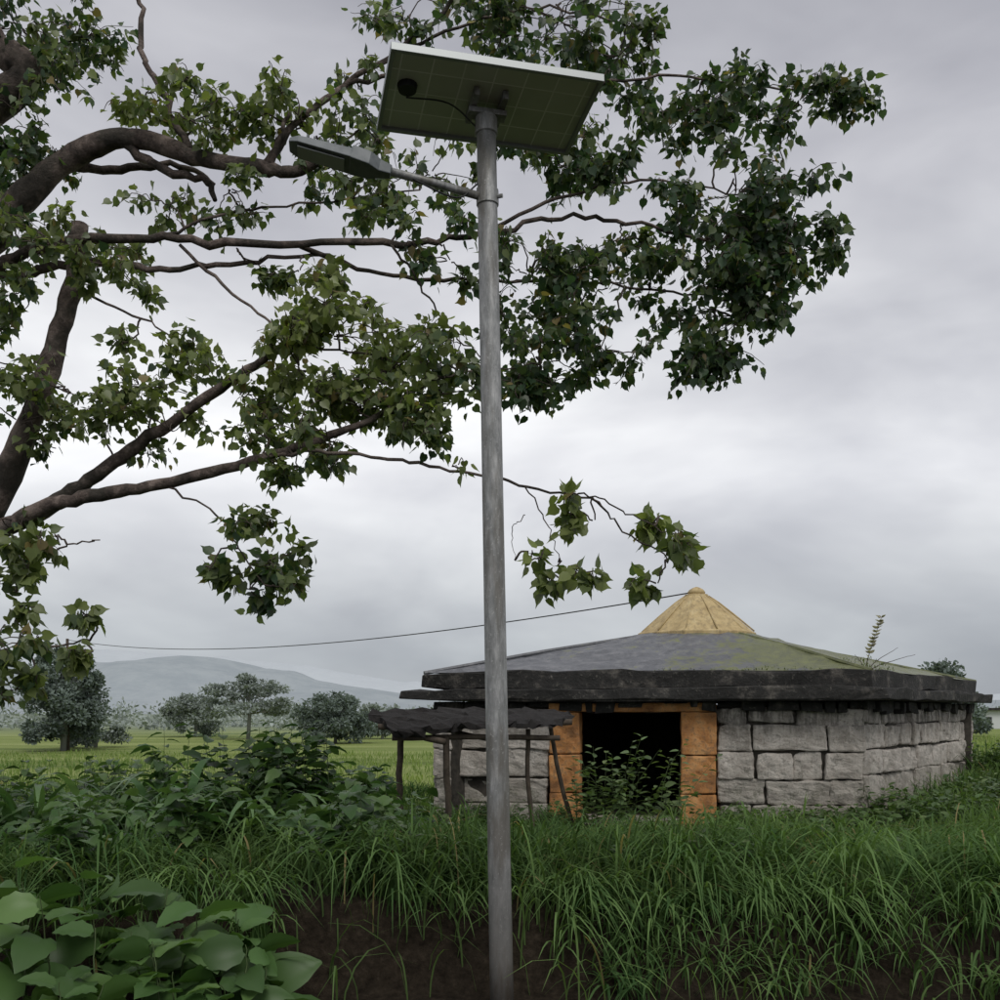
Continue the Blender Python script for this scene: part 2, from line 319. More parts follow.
B.box(pc,u,w2,h2,(-.09,-.06),(-.12,.12),(-.045,-.002)); B.box(pc,u,w2,h2,(.06,.09),(-.12,.12),(-.045,-.002)); B.box(pc,u,w2,h2,(-.10,.10),(-.035,.035),(-.075,-.047))
B.obj('panel_bracket',M_galv,lamp,bev=.003)
arm0=polep(4.27); arm1=np.array([-.60,4.97,4.30]); head1=np.array([-1.02,4.9,4.385])
B=Buf(); B.tube([arm0,arm0+(arm1-arm0)*.5+np.array([0,0,.004]),arm1],[.020,.020,.020],12); B.obj('arm',M_galv,lamp,True)
hu=(head1-arm1);hl=np.linalg.norm(hu);hu/=hl; hw=np.cross([0,0,1.],hu);hw/=np.linalg.norm(hw); hh=np.cross(hu,hw)
B=Buf()
sec=[(-.06,.028,-.022,.026),(0,.04,-.03,.035),(.05,.075,-.03,.045),(.14,.085,-.028,.048),(.145,.085,-.026,.03),(.40,.078,-.022,.02),(.445,.05,-.018,.008)]
for (t,wd,z0,z1) in sec:
    for (a,z) in ((-wd,z0),(wd,z0),(wd*.75,z1),(-wd*.75,z1)): B.V.append(arm1+hu*t+hw*a+hh*z)
for i in range(len(sec)-1):
    for j in range(4): B.F.append((i*4+j,i*4+(j+1)%4,(i+1)*4+(j+1)%4,(i+1)*4+j))
B.F.append((3,2,1,0)); B.F.append(tuple((len(sec)-1)*4+j for j in range(4)))
B.obj('lamp_head',M_lamp,lamp,bev=.006)
B=Buf(); B.box(arm1,hu,hw,hh,(.17,.40),(-.055,.055),(-.034,-.0285)); B.obj('led_window',M_led,lamp)
B=Buf()
for q in range(7): B.box(arm1,hu,hw,hh,(.155+q*.034,.163+q*.034),(-.05,.05),(.025,.04))
B.obj('cooling_fins',M_lamp,lamp)
B=Buf(); B.tube(crom([polep(4.33)+np.array([-.05,-.03,0]),arm0+(arm1-arm0)*.3+np.array([0,-.02,-.05]),arm0+(arm1-arm0)*.7+np.array([0,-.01,-.01])],6),.005,6)
B.tube(crom([pc+u*-.42-h2*.03,pc+u*-.2-h2*.03,polep(4.62)+np.array([-.05,0,0.02])],6),.004,6); B.obj('cable',M_blk,lamp,True)

# ---------------------------------------------------------------- TEMPLE
n=N('weathered_whitewashed_stone'); a=n.noise(1.9,5,.65); b_=n.noise(6,6,.75); d_=n.noise(30,5,.75); dr=n.noise(1,5,.7,n.scaled((7,7,1.3)))
c=n.ramp(b_,[(.3,(.33,.295,.255)),(.5,(.53,.49,.44)),(.7,(.68,.645,.59))])
c=n.mix(n.ramp(a,[(.47,0.),(.62,.6)]),c,n.ramp(d_,[(.3,(.16,.14,.115)),(.7,(.40,.365,.32))]))
c=n.mix(n.ramp(d_,[(.55,0.),(.64,.55)]),c,(.12,.108,.09))
c=n.mix(n.ramp(b_,[(.56,0.),(.63,.5)]),c,(.11,.10,.08))
sz=n.a('ShaderNodeSeparateXYZ'); n.l(n.co(),sz.inputs[0])
c=n.mix(n.mul(n.mapr(sz.outputs[2],.9,.05),n.ramp(b_,[(.38,.0),(.62,.9)])),c,(.09,.095,.05))
c=n.mix(n.mul(n.mapr(sz.outputs[2],1.1,1.72),n.ramp(dr,[(.43,0.),(.56,1.)])),c,(.035,.032,.026))
n.pr(c,.92,bump=d_,bs=1,bd=.03); M_stone=n.m
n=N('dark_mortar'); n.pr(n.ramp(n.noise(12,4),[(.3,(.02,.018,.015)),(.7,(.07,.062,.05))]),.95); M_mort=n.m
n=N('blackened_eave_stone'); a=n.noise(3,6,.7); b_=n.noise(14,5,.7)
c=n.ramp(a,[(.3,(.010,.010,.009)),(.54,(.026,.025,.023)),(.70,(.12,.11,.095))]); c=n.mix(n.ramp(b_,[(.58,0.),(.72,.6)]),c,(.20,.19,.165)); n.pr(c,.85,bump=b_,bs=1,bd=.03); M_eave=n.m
n=N('mossy_slate_roof'); a=n.noise(1.1,5,.65); b_=n.noise(6,6,.75); sx=n.a('ShaderNodeSeparateXYZ'); n.l(n.co(),sx.inputs[0])
ad=n.a('ShaderNodeMath',operation='MULTIPLY_ADD'); n.l(n.mapr(sx.outputs[0],2.2,4.8),ad.inputs[0]); ad.inputs[1].default_value=.36; n.l(a,ad.inputs[2])
ad2=n.a('ShaderNodeMath',operation='MULTIPLY_ADD'); n.l(b_,ad2.inputs[0]); ad2.inputs[1].default_value=1.1; n.l(ad.outputs[0],ad2.inputs[2])
c=n.ramp(b_,[(.3,(.055,.058,.064)),(.5,(.115,.12,.13)),(.7,(.22,.22,.23))]); c=n.mix(n.ramp(n.mul(ad2.outputs[0],.6),[(.70,0.),(.80,.9)]),c,n.ramp(b_,[(.3,(.06,.068,.026)),(.7,(.17,.185,.065))]))
n.pr(c,n.ramp(b_,[(.3,.25),(.7,.6)]),bump=b_,bs=.7,bd=.03); M_roof=n.m
n=N('ochre_paint'); a=n.noise(5,6,.7); b_=n.noise(1,5,.7,n.scaled((14,14,4)))
c=n.ramp(a,[(.3,(.32,.235,.11)),(.55,(.48,.37,.185)),(.75,(.55,.46,.27))]); c=n.mix(n.ramp(b_,[(.48,0.),(.66,.65)]),c,(.19,.145,.085)); n.pr(c,.75,bump=b_,bs=.4,bd=.015); M_och=n.m
n=N('orange_painted_stone'); a=n.noise(4,6,.75); b_=n.noise(16,5,.7)
c=n.ramp(a,[(.36,(.19,.09,.035)),(.5,(.46,.21,.07)),(.68,(.64,.37,.16))]); c=n.mix(n.ramp(b_,[(.5,0.),(.62,.7)]),c,(.17,.10,.055)); n.pr(c,.85,bump=b_,bs=.8,bd=.02); M_org=n.m

tem=empty('stone_temple')
FL=np.array([-1.02,15.0]);FR=np.array([5.11,14.0]);BR=np.array([8.93,19.0]);BL=np.array([2.6,20.6]); ap=np.array([3.3,16.8])
Z0=-.1; ZT=1.74
def outset(o):
    C=[FL,FR,BR,BL]; res=[]
    for i in range(4):
        a,b_,c=C[i-1],C[i],C[(i+1)%4]; e1=(b_-a)/np.linalg.norm(b_-a); e2=(c-b_)/np.linalg.norm(c-b_)
        n1=np.array([e1[1],-e1[0]]);n2=np.array([e2[1],-e2[0]]); m=(n1+n2); m/=m.dot(n1)
        l=np.linalg.norm(m); m*=min(l,1.25)/l; res.append(b_+m*o)
    return res
BS=Buf(); BM=Buf(); BC=Buf()
def wall(A,Bp,gap=None):
    L_=np.linalg.norm(Bp-A); u=np.array([*(Bp-A)/L_,0]); w=np.array([u[1],-u[0],0]); o=np.array([*A,0]); hz=np.array([0,0,1.])
    segs=[(0,L_)] if gap is None else [(0,gap[0]),(gap[1],L_)]
    for s in segs: BM.box(o,u,w,hz,(s[0]+ .06,s[1]-.06),(-.42,-.07),(Z0,ZT))
    for s in segs:
        zs=[Z0,.25,.64,1.05,1.42,ZT-.08]
        zs=[z+ (R.normal(0,.02) if 0<i<5 else 0) for i,z in enumerate(zs)]
        for ci in range(len(zs)-1):
            x=s[0]
            while x<s[1]-.02:
                l=R.uniform(.38,1.05)
                if s[1]-(x+l)<.3: l=s[1]-x
                if l>1.3: l=l/2
                pr=R.normal(0,.022); g=R.uniform(.006,.018); dz=R.uniform(-.012,.012)
                BS.box(o,u,w,hz,(x+g,x+l-g),(-.3,.0+pr),(zs[ci]+g*.7+dz,zs[ci+1]-g*.7+dz),.013)
                x+=l
    x=.0
    while x<L_-.1:
        l=R.uniform(.14,.45)
        BC.box(o,u,w,hz,(x+.02,min(x+l,L_)-.02),(-.3,R.uniform(.02,.12)),(ZT-R.uniform(.06,.17),ZT+.01),.012); x+=l
u_f=(FR-FL)/np.linalg.norm(FR-FL)
def sx_(X): return (X-FL[0])/u_f[0]
gL,gR=sx_(.72),sx_(3.10)
wall(FL,FR,(gL,gR)); wall(FR,BR); wall(BR,BL); wall(BL,FL)
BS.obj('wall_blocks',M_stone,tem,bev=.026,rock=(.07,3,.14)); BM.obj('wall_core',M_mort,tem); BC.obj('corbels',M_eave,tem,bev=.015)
o3=np.array([*FL,0]); U=np.array([*u_f,0]); Wv=np.array([u_f[1],-u_f[0],0]); H=np.array([0,0,1.])
B=Buf(); zs=[Z0,.42,.98,1.60]
for (a,b_) in ((gL+.004,sx_(1.17)),(sx_(2.61),gR-.004)):
    for i in range(3): B.box(o3,U,Wv,H,(a,b_),(-.4,.05+R.normal(0,.012)),(zs[i]+.003,zs[i+1]-.003),.008)
B.box(o3,U,Wv,H,(gL+.004,gR-.004),(-.4,.06),(1.602,ZT-.01),.003)
B.obj('doorway_frame',M_org,tem,bev=.02,rock=(.035,3,.15))
B=Buf(); B.box(o3,U,Wv,H,(sx_(1.17),sx_(2.61)),(-.5,.12),(Z0,.06),.004); B.obj('door_step',M_stone,tem,bev=.02)
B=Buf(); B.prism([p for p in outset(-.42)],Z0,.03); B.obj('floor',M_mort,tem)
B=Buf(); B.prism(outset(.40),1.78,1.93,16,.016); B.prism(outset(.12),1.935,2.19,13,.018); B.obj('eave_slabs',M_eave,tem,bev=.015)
oc=outset(.10); B=Buf(); rings=10; per=[]
for i in range(4):
    a,b_=oc[i],oc[(i+1)%4]
    for k_ in range(14): per.append(a+(b_-a)*k_/14)
m=len(per)
for r in range(rings+1):
    t=r/rings
    for j,p in enumerate(per):
        th=math.atan2(p[1]-ap[1],p[0]-ap[0]); q=ap+np.array([math.cos(th),math.sin(th)])*.8
        xy=p+(q-p)*t; z=2.185+.74*t**1.02+ (R.normal(0,.014) if 0<r<rings else 0)
        B.V.append(np.array([*xy,z]))
for r in range(rings):
    for j in range(m): B.F.append((r*m+j,r*m+(j+1)%m,(r+1)*m+(j+1)%m,(r+1)*m+j))
B.obj('pyramid_roof',M_roof,tem)
B=Buf()
for i in range(4):
    a=oc[i]; th=math.atan2(a[1]-ap[1],a[0]-ap[0]); q=ap+np.array([math.cos(th),math.sin(th)])*.85
    B.tube([np.array([*a,2.18]),np.array([*(a+q)/2,2.55]),np.array([*q,2.88])],.035,6)
B.obj('roof_ridges',M_roof,tem)
B=Buf(); K=12; prof=[(1.0,2.80),(1.0,2.90),(.94,2.93),(.66,3.18),(.36,3.43),(.2,3.54),(.2,3.57)]
for (r,z) in prof:
    for j in range(K):
        a=2*math.pi*(j+.3)/K; rr=r*(1+.02*(-1)**j); B.V.append(np.array([ap[0]+rr*math.cos(a),ap[1]+rr*math.sin(a),z]))
for i in range(len(prof)-1):
    for j in range(K): B.F.append((i*K+j,i*K+(j+1)%K,(i+1)*K+(j+1)%K,(i+1)*K+j))
B.F.append(tuple((len(prof)-1)*K+j for j in range(K)))
B.obj('dome',M_och,tem,bev=.012)
B=Buf()
for j in range(K):
    a=2*math.pi*(j+.3)/K; B.tube([np.array([ap[0]+r*1.01*math.cos(a),ap[1]+r*1.01*math.sin(a),z]) for r,z in prof[2:6]],.013,5)
B.obj('dome_ribs',M_och,tem,True)
B=Buf(); B.tube([np.array([*ap,z]) for z in (3.56,3.58,3.61,3.65,3.68,3.70)],[.10,.14,.15,.12,.07,.02],12); B.obj('finial',M_och,tem,True)

# ---------------------------------------------------------------- lean-to shelter
n=N('old_wood'); a=n.noise(8,5,.7); n.pr(n.ramp(a,[(.3,(.035,.027,.02)),(.7,(.12,.095,.07))]),.9,bump=a,bs=.5,bd=.01); M_wood=n.m
n=N('rotten_black_thatch'); a=n.noise(10,6,.8); n.pr(n.ramp(a,[(.3,(.010,.009,.008)),(.6,(.025,.022,.02)),(.8,(.08,.07,.06))]),.95,bump=a,bs=1,bd=.04); M_that=n.m
sh=empty('lean_to_shelter'); B=Buf()
def stick(p,q,r): B.tube(crom([p,(np.array(p)+np.array(q))/2+R.normal(0,.03,3),q],4,.006),r,7)
for (a,bb,dd),ex in zip([(402,735,12.8),(446,742,12.3),(528,735,12.5),(550,730,13.2)],(402,451,534,577)):
    t_=at(a,bb-6,dd); bt=at(ex,800,dd); bt[2]=-.1; stick(bt,t_,.042 if a<500 else .03)
stick(at(378,727,12.7),at(572,722,12.9),.04); stick(at(392,738,12.25),at(560,738,12.4),.035); stick(at(385,722,12.6),at(445,742,12.1),.04); stick(at(420,725,13),at(500,742,12.2),.03)
B.obj('posts_and_beams',M_wood,sh,True)
B=Buf(); nx,ny=30,9; p00=at(370,716,13.0);p10=at(574,716,13.4);p01=at(398,738,12.1);p11=at(556,728,12.3)
for zz_ in (0,1):
    for j in range(ny):
        for i in range(nx):
            s=i/(nx-1);t=j/(ny-1); p=(p00*(1-s)+p10*s)*(1-t)+(p01*(1-s)+p11*s)*t
            e=(i in(0,nx-1) or j in (0,ny-1)); B.V.append(p+R.normal(0,.022 if not e else .045,3)*np.array([1,1,.5])+np.array([0,0,.05*math.sin(s*3.1)+( .06*zz_)]))
for zz_ in (0,1):
    for j in range(ny-1):
        for i in range(nx-1):
            b0=zz_*nx*ny+j*nx+i; B.F.append((b0,b0+1,b0+nx+1,b0+nx))
edge=[(0,i) for i in range(nx)]+[(j,nx-1) for j in range(1,ny)]+[(ny-1,i) for i in range(nx-2,-1,-1)]+[(j,0) for j in range(ny-2,0,-1)]
for q in range(len(edge)):
    a=edge[q];c=edge[(q+1)%len(edge)]; ia=a[0]*nx+a[1]; ic=c[0]*nx+c[1]; B.F.append((ia,ic,ic+nx*ny,ia+nx*ny))
B.obj('roof_sheet',M_that,sh)

# ---------------------------------------------------------------- GROUND (with a low earth bank in front of the grass)
def gh(x,y):
    x=np.asarray(x,float);y=np.asarray(y,float)
    g=.62*sstep(5.2,10.5,x)*sstep(9,15,y)*(1-sstep(60,120,y))
    g=g+(.10*(vnoise(x,y,2.3,1)-.5)+.05*(vnoise(x,y,.7,2)-.5))*(1-sstep(20,60,y))
    yb=5.80+.25*(vnoise(x,x*0,.9,6)-.5)+.12*(vnoise(x,x*0,.3,7)-.5)
    g=g+(.42+.14*(vnoise(x,x*0,.8,4)-.5))*sstep(yb-.20,yb+.22,y)*(1-sstep(7.0,10.5,y))
    return g-.03
xs=np.concatenate([-np.sinh(np.linspace(6.2,1.0,45))*12,np.linspace(-13.5,13.5,190),np.sinh(np.linspace(1.0,6.2,45))*12])
ys=np.concatenate([np.linspace(-60,2,12),np.linspace(2.3,5.3,14),np.linspace(5.4,6.5,24),np.linspace(6.6,26,90),26+np.sinh(np.linspace(.05,6.2,60))*14])
XX,YY=np.meshgrid(xs,ys); ZZ=gh(XX,YY)
V=np.stack([XX.ravel(),YY.ravel(),ZZ.ravel()],1); nx,ny=len(xs),len(ys)
ii=(np.arange(ny-1)[:,None]*nx+np.arange(nx-1)[None]).ravel(); F=np.stack([ii,ii+1,ii+nx+1,ii+nx],1)
n=N('ground_soil_and_field'); a=n.noise(1.5,6,.7); a2=n.noise(14,6,.75); sp=n.a('ShaderNodeSeparateXYZ'); n.l(n.co(),sp.inputs[0]); st=n.noise(1.2,4,.6,n.scaled((.03,.22,1)))
soil=n.ramp(a2,[(.35,(.012,.009,.006)),(.55,(.030,.023,.016)),(.72,(.055,.043,.031))])
field=n.ramp(st,[(.3,(.10,.145,.04)),(.5,(.20,.245,.075)),(.7,(.27,.31,.12))])
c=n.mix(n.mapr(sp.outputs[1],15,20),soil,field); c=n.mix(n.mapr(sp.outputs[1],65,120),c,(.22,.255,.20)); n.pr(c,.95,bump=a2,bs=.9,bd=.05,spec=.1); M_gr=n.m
new_obj('ground',V,F,M_gr,smooth=True)

# ---------------------------------------------------------------- GRASS
def inside(x,y,o=.15):
    C=outset(o); r=np.ones(len(x),bool)
    for i in range(4):
        a,b_=C[i],C[(i+1)%4]; r&=((b_[0]-a[0])*(y-a[1])-(b_[1]-a[1])*(x-a[0]))>0
    return r
def blades(name,x,y,h,wd,lean,col,seg=5,tipc=None,mat=None,az=None,droop=.55):
    k=len(x); z=gh(x,y); az=R.uniform(0,2*math.pi,k) if az is None else az; dx,dy=np.cos(az),np.sin(az)
    t=np.linspace(0,1,seg+1)[None]
    hor=lean[:,None]*(t**1.8); ver=h[:,None]*(t*1.35-.35*t**2) - lean[:,None]*droop*t**3.2
    wt=wd[:,None]*np.clip((.55+1.1*t)*(1-t**2.2),.02,1)
    tw=R.uniform(-.5,.5,k)[:,None]*t; sxx=-np.sin(az[:,None]+tw); syy=np.cos(az[:,None]+tw)
    cx=x[:,None]+dx[:,None]*hor; cy=y[:,None]+dy[:,None]*hor; cz=z[:,None]+ver-.02
    Lp=np.stack([cx-sxx*wt/2,cy-syy*wt/2,cz],2); Rp=np.stack([cx+sxx*wt/2,cy+syy*wt/2,cz],2)
    V=np.stack([Lp,Rp],2).reshape(k,-1,3); m=V.shape[1]
    f=np.array([(2*i,2*i+1,2*i+3,2*i+2) for i in range(seg)]); F=(f[None]+(np.arange(k)*m)[:,None,None]).reshape(-1,4)
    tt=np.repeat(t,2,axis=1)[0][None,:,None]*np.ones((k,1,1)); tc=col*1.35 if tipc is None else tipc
    C=col[:,None,:]*(1-tt)+tc[:,None,:]*tt  # lighter towards the tip; darker base colour stands in for shade low down
    return new_obj(name,V.reshape(-1,3),F,mat or M_grass,col=C.reshape(-1,3),smooth=True)
def hmap(x,y):
    r=x/y
    h=.46-.01*(y-5.5)
    h=np.where(y>10,.40,h); h=h*(1-.4*sstep(10,12,y)*sstep(-.15,0,r)*(1-sstep(.3,.4,r)))
    h=h+.22*sstep(.30,.48,r)*sstep(7,11,y)
    h*= .55+.9*vnoise(x,y,.9,5)
    return h
k=62000; y=5.2+ (R.random(k)**1.15)*14.8; x=(R.random(k)*2-1)*(.6*y+.8)
den=vnoise(x,y,.55,3)*.6+vnoise(x,y,1.6,4)*.5
keep=(den>.42+R.normal(0,.08,k))&~inside(x,y)&~((y<6.05)&(R.random(k)<.95*(1-sstep(5.75,6.15,y))))
keep&=~((y>12.8)&(y<15)&(x>1.1)&(x<2.7)&(R.random(k)<.7))
x,y=x[keep],y[keep]; k=len(x); H_=hmap(x,y)*R.uniform(.6,1.25,k)
tone=np.clip(vnoise(x,y,1.3,8)*1.4-.2,0,1)[:,None]; col=(np.array([.030,.062,.024])*(1-tone)+np.array([.105,.16,.055])*tone)*(1+R.normal(0,.22,(k,1)))
dry=R.random(k)<.03; col[dry]=[.22,.18,.09]
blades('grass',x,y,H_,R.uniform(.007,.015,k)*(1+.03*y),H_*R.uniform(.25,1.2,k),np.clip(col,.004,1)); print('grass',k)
cx=[];cy=[];ch=[];ca=[];ct_=[]
def tuss(xx,yy,hgt,a0=None,spread=1.3):
    nb=R.integers(26,60); cx.extend(xx+R.normal(0,.08,nb)); cy.extend(yy+R.normal(0,.08,nb)); ch.extend(hgt*R.uniform(.6,1.1,nb))
    a0=R.uniform(0,6.28) if a0 is None else a0; ca.extend(a0+R.normal(0,spread,nb)); ct_.extend([R.random()]*nb)
for i in range(320):
    yy=6.15+R.random()**1.35*7.3; xx=(R.random()*2-1)*(.56*yy+.5)
    if inside(np.array([xx]),np.array([yy]),.5)[0]: continue
    if yy>11 and .8<xx<3 : continue
    if vnoise(xx,yy,1.1,12)<.3: continue
    tuss(xx,yy,R.uniform(.35,.8)*(1 if yy<9 else .75))
for i in range(30):   # overhanging the bank, leaning to the road
    tuss(-3.7+7.4*R.random(),6.0+R.normal(0,.08),R.uniform(.30,.5),-math.pi/2+R.normal(0,.6),.8)
for i in range(12):
    tuss(.6+2.9*R.random(),5.5+R.random()*.4,R.uniform(.2,.4))
cx,cy,ch,ca,ct_=map(np.array,(cx,cy,ch,ca,ct_)); k=len(cx); tone=(ct_[:,None]*.65+R.random((k,1))*.35)
col=(np.array([.034,.072,.026])*(1-tone)+np.array([.125,.195,.07])*tone)
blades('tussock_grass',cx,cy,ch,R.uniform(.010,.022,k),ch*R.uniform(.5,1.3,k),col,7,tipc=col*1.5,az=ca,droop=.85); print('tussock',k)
k=24000; y=17+R.random(k)**1.2*22; x=(R.random(k)*2-1)*(.62*y+2); kk=~inside(x,y,.3); x,y=x[kk],y[kk];k=len(x)
tone=vnoise(x,y*3,4,8)[:,None]; col=(np.array([.09,.145,.045])*(1-tone)+np.array([.22,.275,.095])*tone)
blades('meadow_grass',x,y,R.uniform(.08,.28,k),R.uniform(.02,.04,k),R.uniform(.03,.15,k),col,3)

# ---------------------------------------------------------------- WEEDS
n=N('green_stem'); n.pr((.06,.09,.03),.7); M_stem=n.m
def weeds(name,centres,lsize,base_c,warm,shape=OVATE,stem=.004,roll=.3):
    e=empty(name); T=Buf(); P=[];D=[];Sz=[]
    for (x0,y0,h,sp,ns,nl) in centres:
        z0=float(gh(x0,y0))
        for s in range(ns):
            b=np.array([x0,y0,z0])+np.array([*R.normal(0,sp*.35,2),0]); a=R.uniform(0,2*math.pi); hh=h*R.uniform(.5,1.05)
            tp_=b+np.array([math.cos(a)*sp*R.random(),math.sin(a)*sp*R.random(),hh]); W=crom([b,(b+tp_)/2+np.array([0,0,hh*.12]),tp_],5,.004)
            T.tube(W,np.linspace(stem,stem*.4,len(W)),4,False)
            for j in range(nl):
                t=.2+.8*(j+.5)/nl; i=min(int(t*(len(W)-1)),len(W)-2); p=W[i]+(W[i+1]-W[i])*(t*(len(W)-1)-i)
                aa=j*2.4+R.normal(0,.4); d=np.array([math.cos(aa),math.sin(aa),R.uniform(-.35,.5)])
                P.append(p+d*.02); D.append(d); Sz.append(R.uniform(*lsize)*(1.1-.35*t))
    k=len(P); T.obj('stems',M_stem,e,True)
    leaves('foliage',P,D,np.array(Sz),colvar(k,base_c,.25,warm),M_weed,shape,e,roll=roll); return e
MED=bigleaf(.30,7); NAR=bigleaf(.17,8)
weeds('broadleaf_weed',[(-2.0,4.75,.68,.2,4,5),(-1.6,4.9,.60,.2,4,5),(-1.25,5.05,.45,.16,3,5),(-2.35,5.0,.80,.22,4,5),(-1.75,5.3,.75,.2,4,5),(-2.7,5.4,.90,.2,4,6),(-2.2,5.5,.8,.2,4,6),(-1.9,4.45,.45,.2,3,5),(-1.4,5.5,.6,.2,4,5)],(.17,.34),(.06,.12,.035),(.13,.22,.07),BIG,.006,.45)
weeds('broadleaf_weed',[(-3.2+R.random()*2.4,6.1+R.random()*1.6,.66,.22,5,8) for _ in range(15)],(.10,.23),(.045,.095,.03),(.11,.18,.06),MED)
weeds('broadleaf_weed',[(.2+R.random()*3.0,6.1+R.random()*1.5,.42,.14,4,6) for _ in range(9)],(.05,.10),(.055,.09,.035),(.13,.18,.07))
weeds('broadleaf_weed',[(-1.0+R.random()*1.0,6.2+R.random()*1.5,.5,.14,4,7) for _ in range(6)],(.06,.12),(.05,.09,.035),(.13,.18,.07))
weeds('leafy_bush',[(-2.1+R.normal(0,.35),9+R.normal(0,.35),1.3,.4,11,13) for _ in range(10)]+[(-1.4+R.normal(0,.25),9.3+R.normal(0,.3),.95,.3,10,12) for _ in range(6)],(.11,.25),(.04,.085,.028),(.11,.18,.06),MED)
weeds('leafy_bush',[(-5.0+R.random()*2.0,9.6+R.normal(0,.4),1.1,.35,10,11) for _ in range(12)],(.10,.20),(.055,.105,.035),(.13,.20,.065),MED)
weeds('leafy_bush',[(-4.1+R.random()*3.6,7.7+R.random()*1.3,.72,.3,9,9) for _ in range(22)],(.09,.20),(.05,.10,.033),(.12,.19,.06),MED)
weeds('leafy_bush',[(-1.2+R.random()*1.4,10.3+R.normal(0,.5),.5,.3,8,9) for _ in range(8)],(.06,.12),(.05,.09,.03),(.11,.17,.05))
weeds('creeper_mound',[(5.3+R.random()*3.9,12.2+R.random()*3.2,.55,.4,9,9) for _ in range(38)],(.08,.19),(.06,.11,.035),(.14,.20,.07))
weeds('creeper_mound',[(8.9+R.random()*1.6,15.5+R.random()*4,.65,.4,9,9) for _ in range(20)],(.08,.18),(.06,.11,.035),(.14,.20,.07))
weeds('creeper_mound',[(2.9+R.random()*2.6,12.2+R.random()*1.3,.36,.35,8,8) for _ in range(24)],(.07,.16),(.055,.10,.03),(.12,.18,.06))
weeds('creeper_mound',[(-1.6+R.random()*2.6,12.8+R.random()*1.2,.36,.3,8,8) for _ in range(15)],(.06,.13),(.055,.10,.03),(.12,.18,.06))
weeds('doorway_sapling',[(1.40,12.9,1.35,.4,11,15),(1.85,12.8,1.25,.85,13,12),(1.15,13.0,.95,.35,9,12),(1.6,12.7,.8,.6,10,12)],(.10,.18),(.10,.16,.06),(.18,.24,.10))
cx=[];cy=[];ch=[]
for i in range(54):
    xx,yy=-3.0+R.normal(0,.7),8.9+R.normal(0,.45); hh=R.uniform(1.1,1.55); nb=14
    cx+=list(xx+R.normal(0,.05,nb));cy+=list(yy+R.normal(0,.05,nb));ch+=list(hh*R.uniform(.5,1.,nb))
cx,cy,ch=map(np.array,(cx,cy,ch));k=len(cx);col=colvar(k,(.055,.11,.04),.3,(.13,.21,.08))
blades('tall_cane_plants',cx,cy,ch,R.uniform(.05,.10,k),ch*R.uniform(.35,.8,k),col,8,mat=M_weed,droop=.9)
rp=empty('roof_weed'); T=Buf(); P=[];D=[];bz=np.array([5.25,14.4,2.18])
for (dx,hh) in ((.28,.82),(.5,.35),(-.12,.25),(.75,.25),(.1,.3)):
    W=crom([bz,bz+np.array([dx*.4,0,hh*.5]),bz+np.array([dx,0.05,hh])],8,.003); T.tube(W,np.linspace(.008,.003,len(W)),5,False)
    if hh>.6:
        for j in range(170):
            t=.3+.7*R.random(); i=int(t*(len(W)-1)); a=R.uniform(0,6.28); d=np.array([math.cos(a),math.sin(a),.7]); P.append(W[i]+d*.01);D.append(d)
T.obj('stems',M_twig,rp,True); leaves('flower_spike',P,D,R.uniform(.04,.085,len(P)),colvar(len(P),(.42,.39,.31),.2),M_weed,OVATE,rp)
k=900; t=R.random(k); x=2.2+3.3*t; ye=15.0-(x+1.02)*.163-.06; dd=R.random(k)**1.5*.9; y=ye+dd; zr=R.uniform(.02,.08,k)
o=blades('roof_moss_tufts',x,y,zr,R.uniform(.008,.02,k),zr*.6,colvar(k,(.08,.11,.03),.3),2)
co=np.empty(len(o.data.vertices)*3,dtype=np.float32); o.data.vertices.foreach_get('co',co); co=co.reshape(-1,3)
co[:,2]+=(np.repeat(2.19+dd*.24-gh(x,y),6)).astype(np.float32); o.data.vertices.foreach_set('co',co.ravel())

# ---------------------------------------------------------------- DISTANT TREES
def crown_cloud(blobs,nper,size,cb,out):
    for (c,r) in blobs:
        v=R.normal(0,1,(nper,3)); v/=np.linalg.norm(v,axis=1)[:,None]; rr=R.random(nper)[:,None]**.45*R.uniform(.8,1.25,(nper,1)); p=np.array(c)+v*rr*np.array(r)
        out[0].append(p); out[1].append(v+R.normal(0,.8,(nper,3))); out[2].append(R.uniform(size*.6,size*1.3,nper))
        out[3].append(np.clip(np.array(cb)[None]*(1+R.normal(0,.12,(nper,1)))*R.uniform(.88,1.12),.004,1))
def far_tree(name,X,Y,w,h,cb,trunk=.15,nb=16,size=.15,flat=.6,low=.42):
    e=empty(name); T=Buf(); T.tube([(X,Y,-.2),(X+.1,Y,h*.35),(X,Y,h*.6)],[trunk,trunk*.8,trunk*.4],8)
    bl=[]
    for i in range(nb):
        a=R.uniform(0,6.28); rr=R.random()**.5; c=(X+math.cos(a)*rr*w*.45,Y+math.sin(a)*rr*w*.45,h*R.uniform(low,.93)*(1-.25*rr)); s=w*R.uniform(.05,.15)
        bl.append((c,(s*1.2,s,s*flat))); T.tube([(X,Y,h*.35),((X+c[0])/2,(Y+c[1])/2,h*.35+(c[2]-h*.35)*.6),c],[trunk*.4,trunk*.25,trunk*.1],5)
    out=[[],[],[],[]]; crown_cloud(bl,260,size,cb,out); T.obj('trunk_and_branches',M_fw,e,True)
    leaves('crown',np.concatenate(out[0]),np.concatenate(out[1]),np.concatenate(out[2]),np.concatenate(out[3]),M_far,OVATE,e,roll=1)
n=N('distant_trunk'); n.pr((.19,.195,.185),.9); M_fw=n.m
hz1=(.15,.185,.165); hz2=(.25,.285,.27)  # pale tones: distance haze is painted into far trunk and crown colours
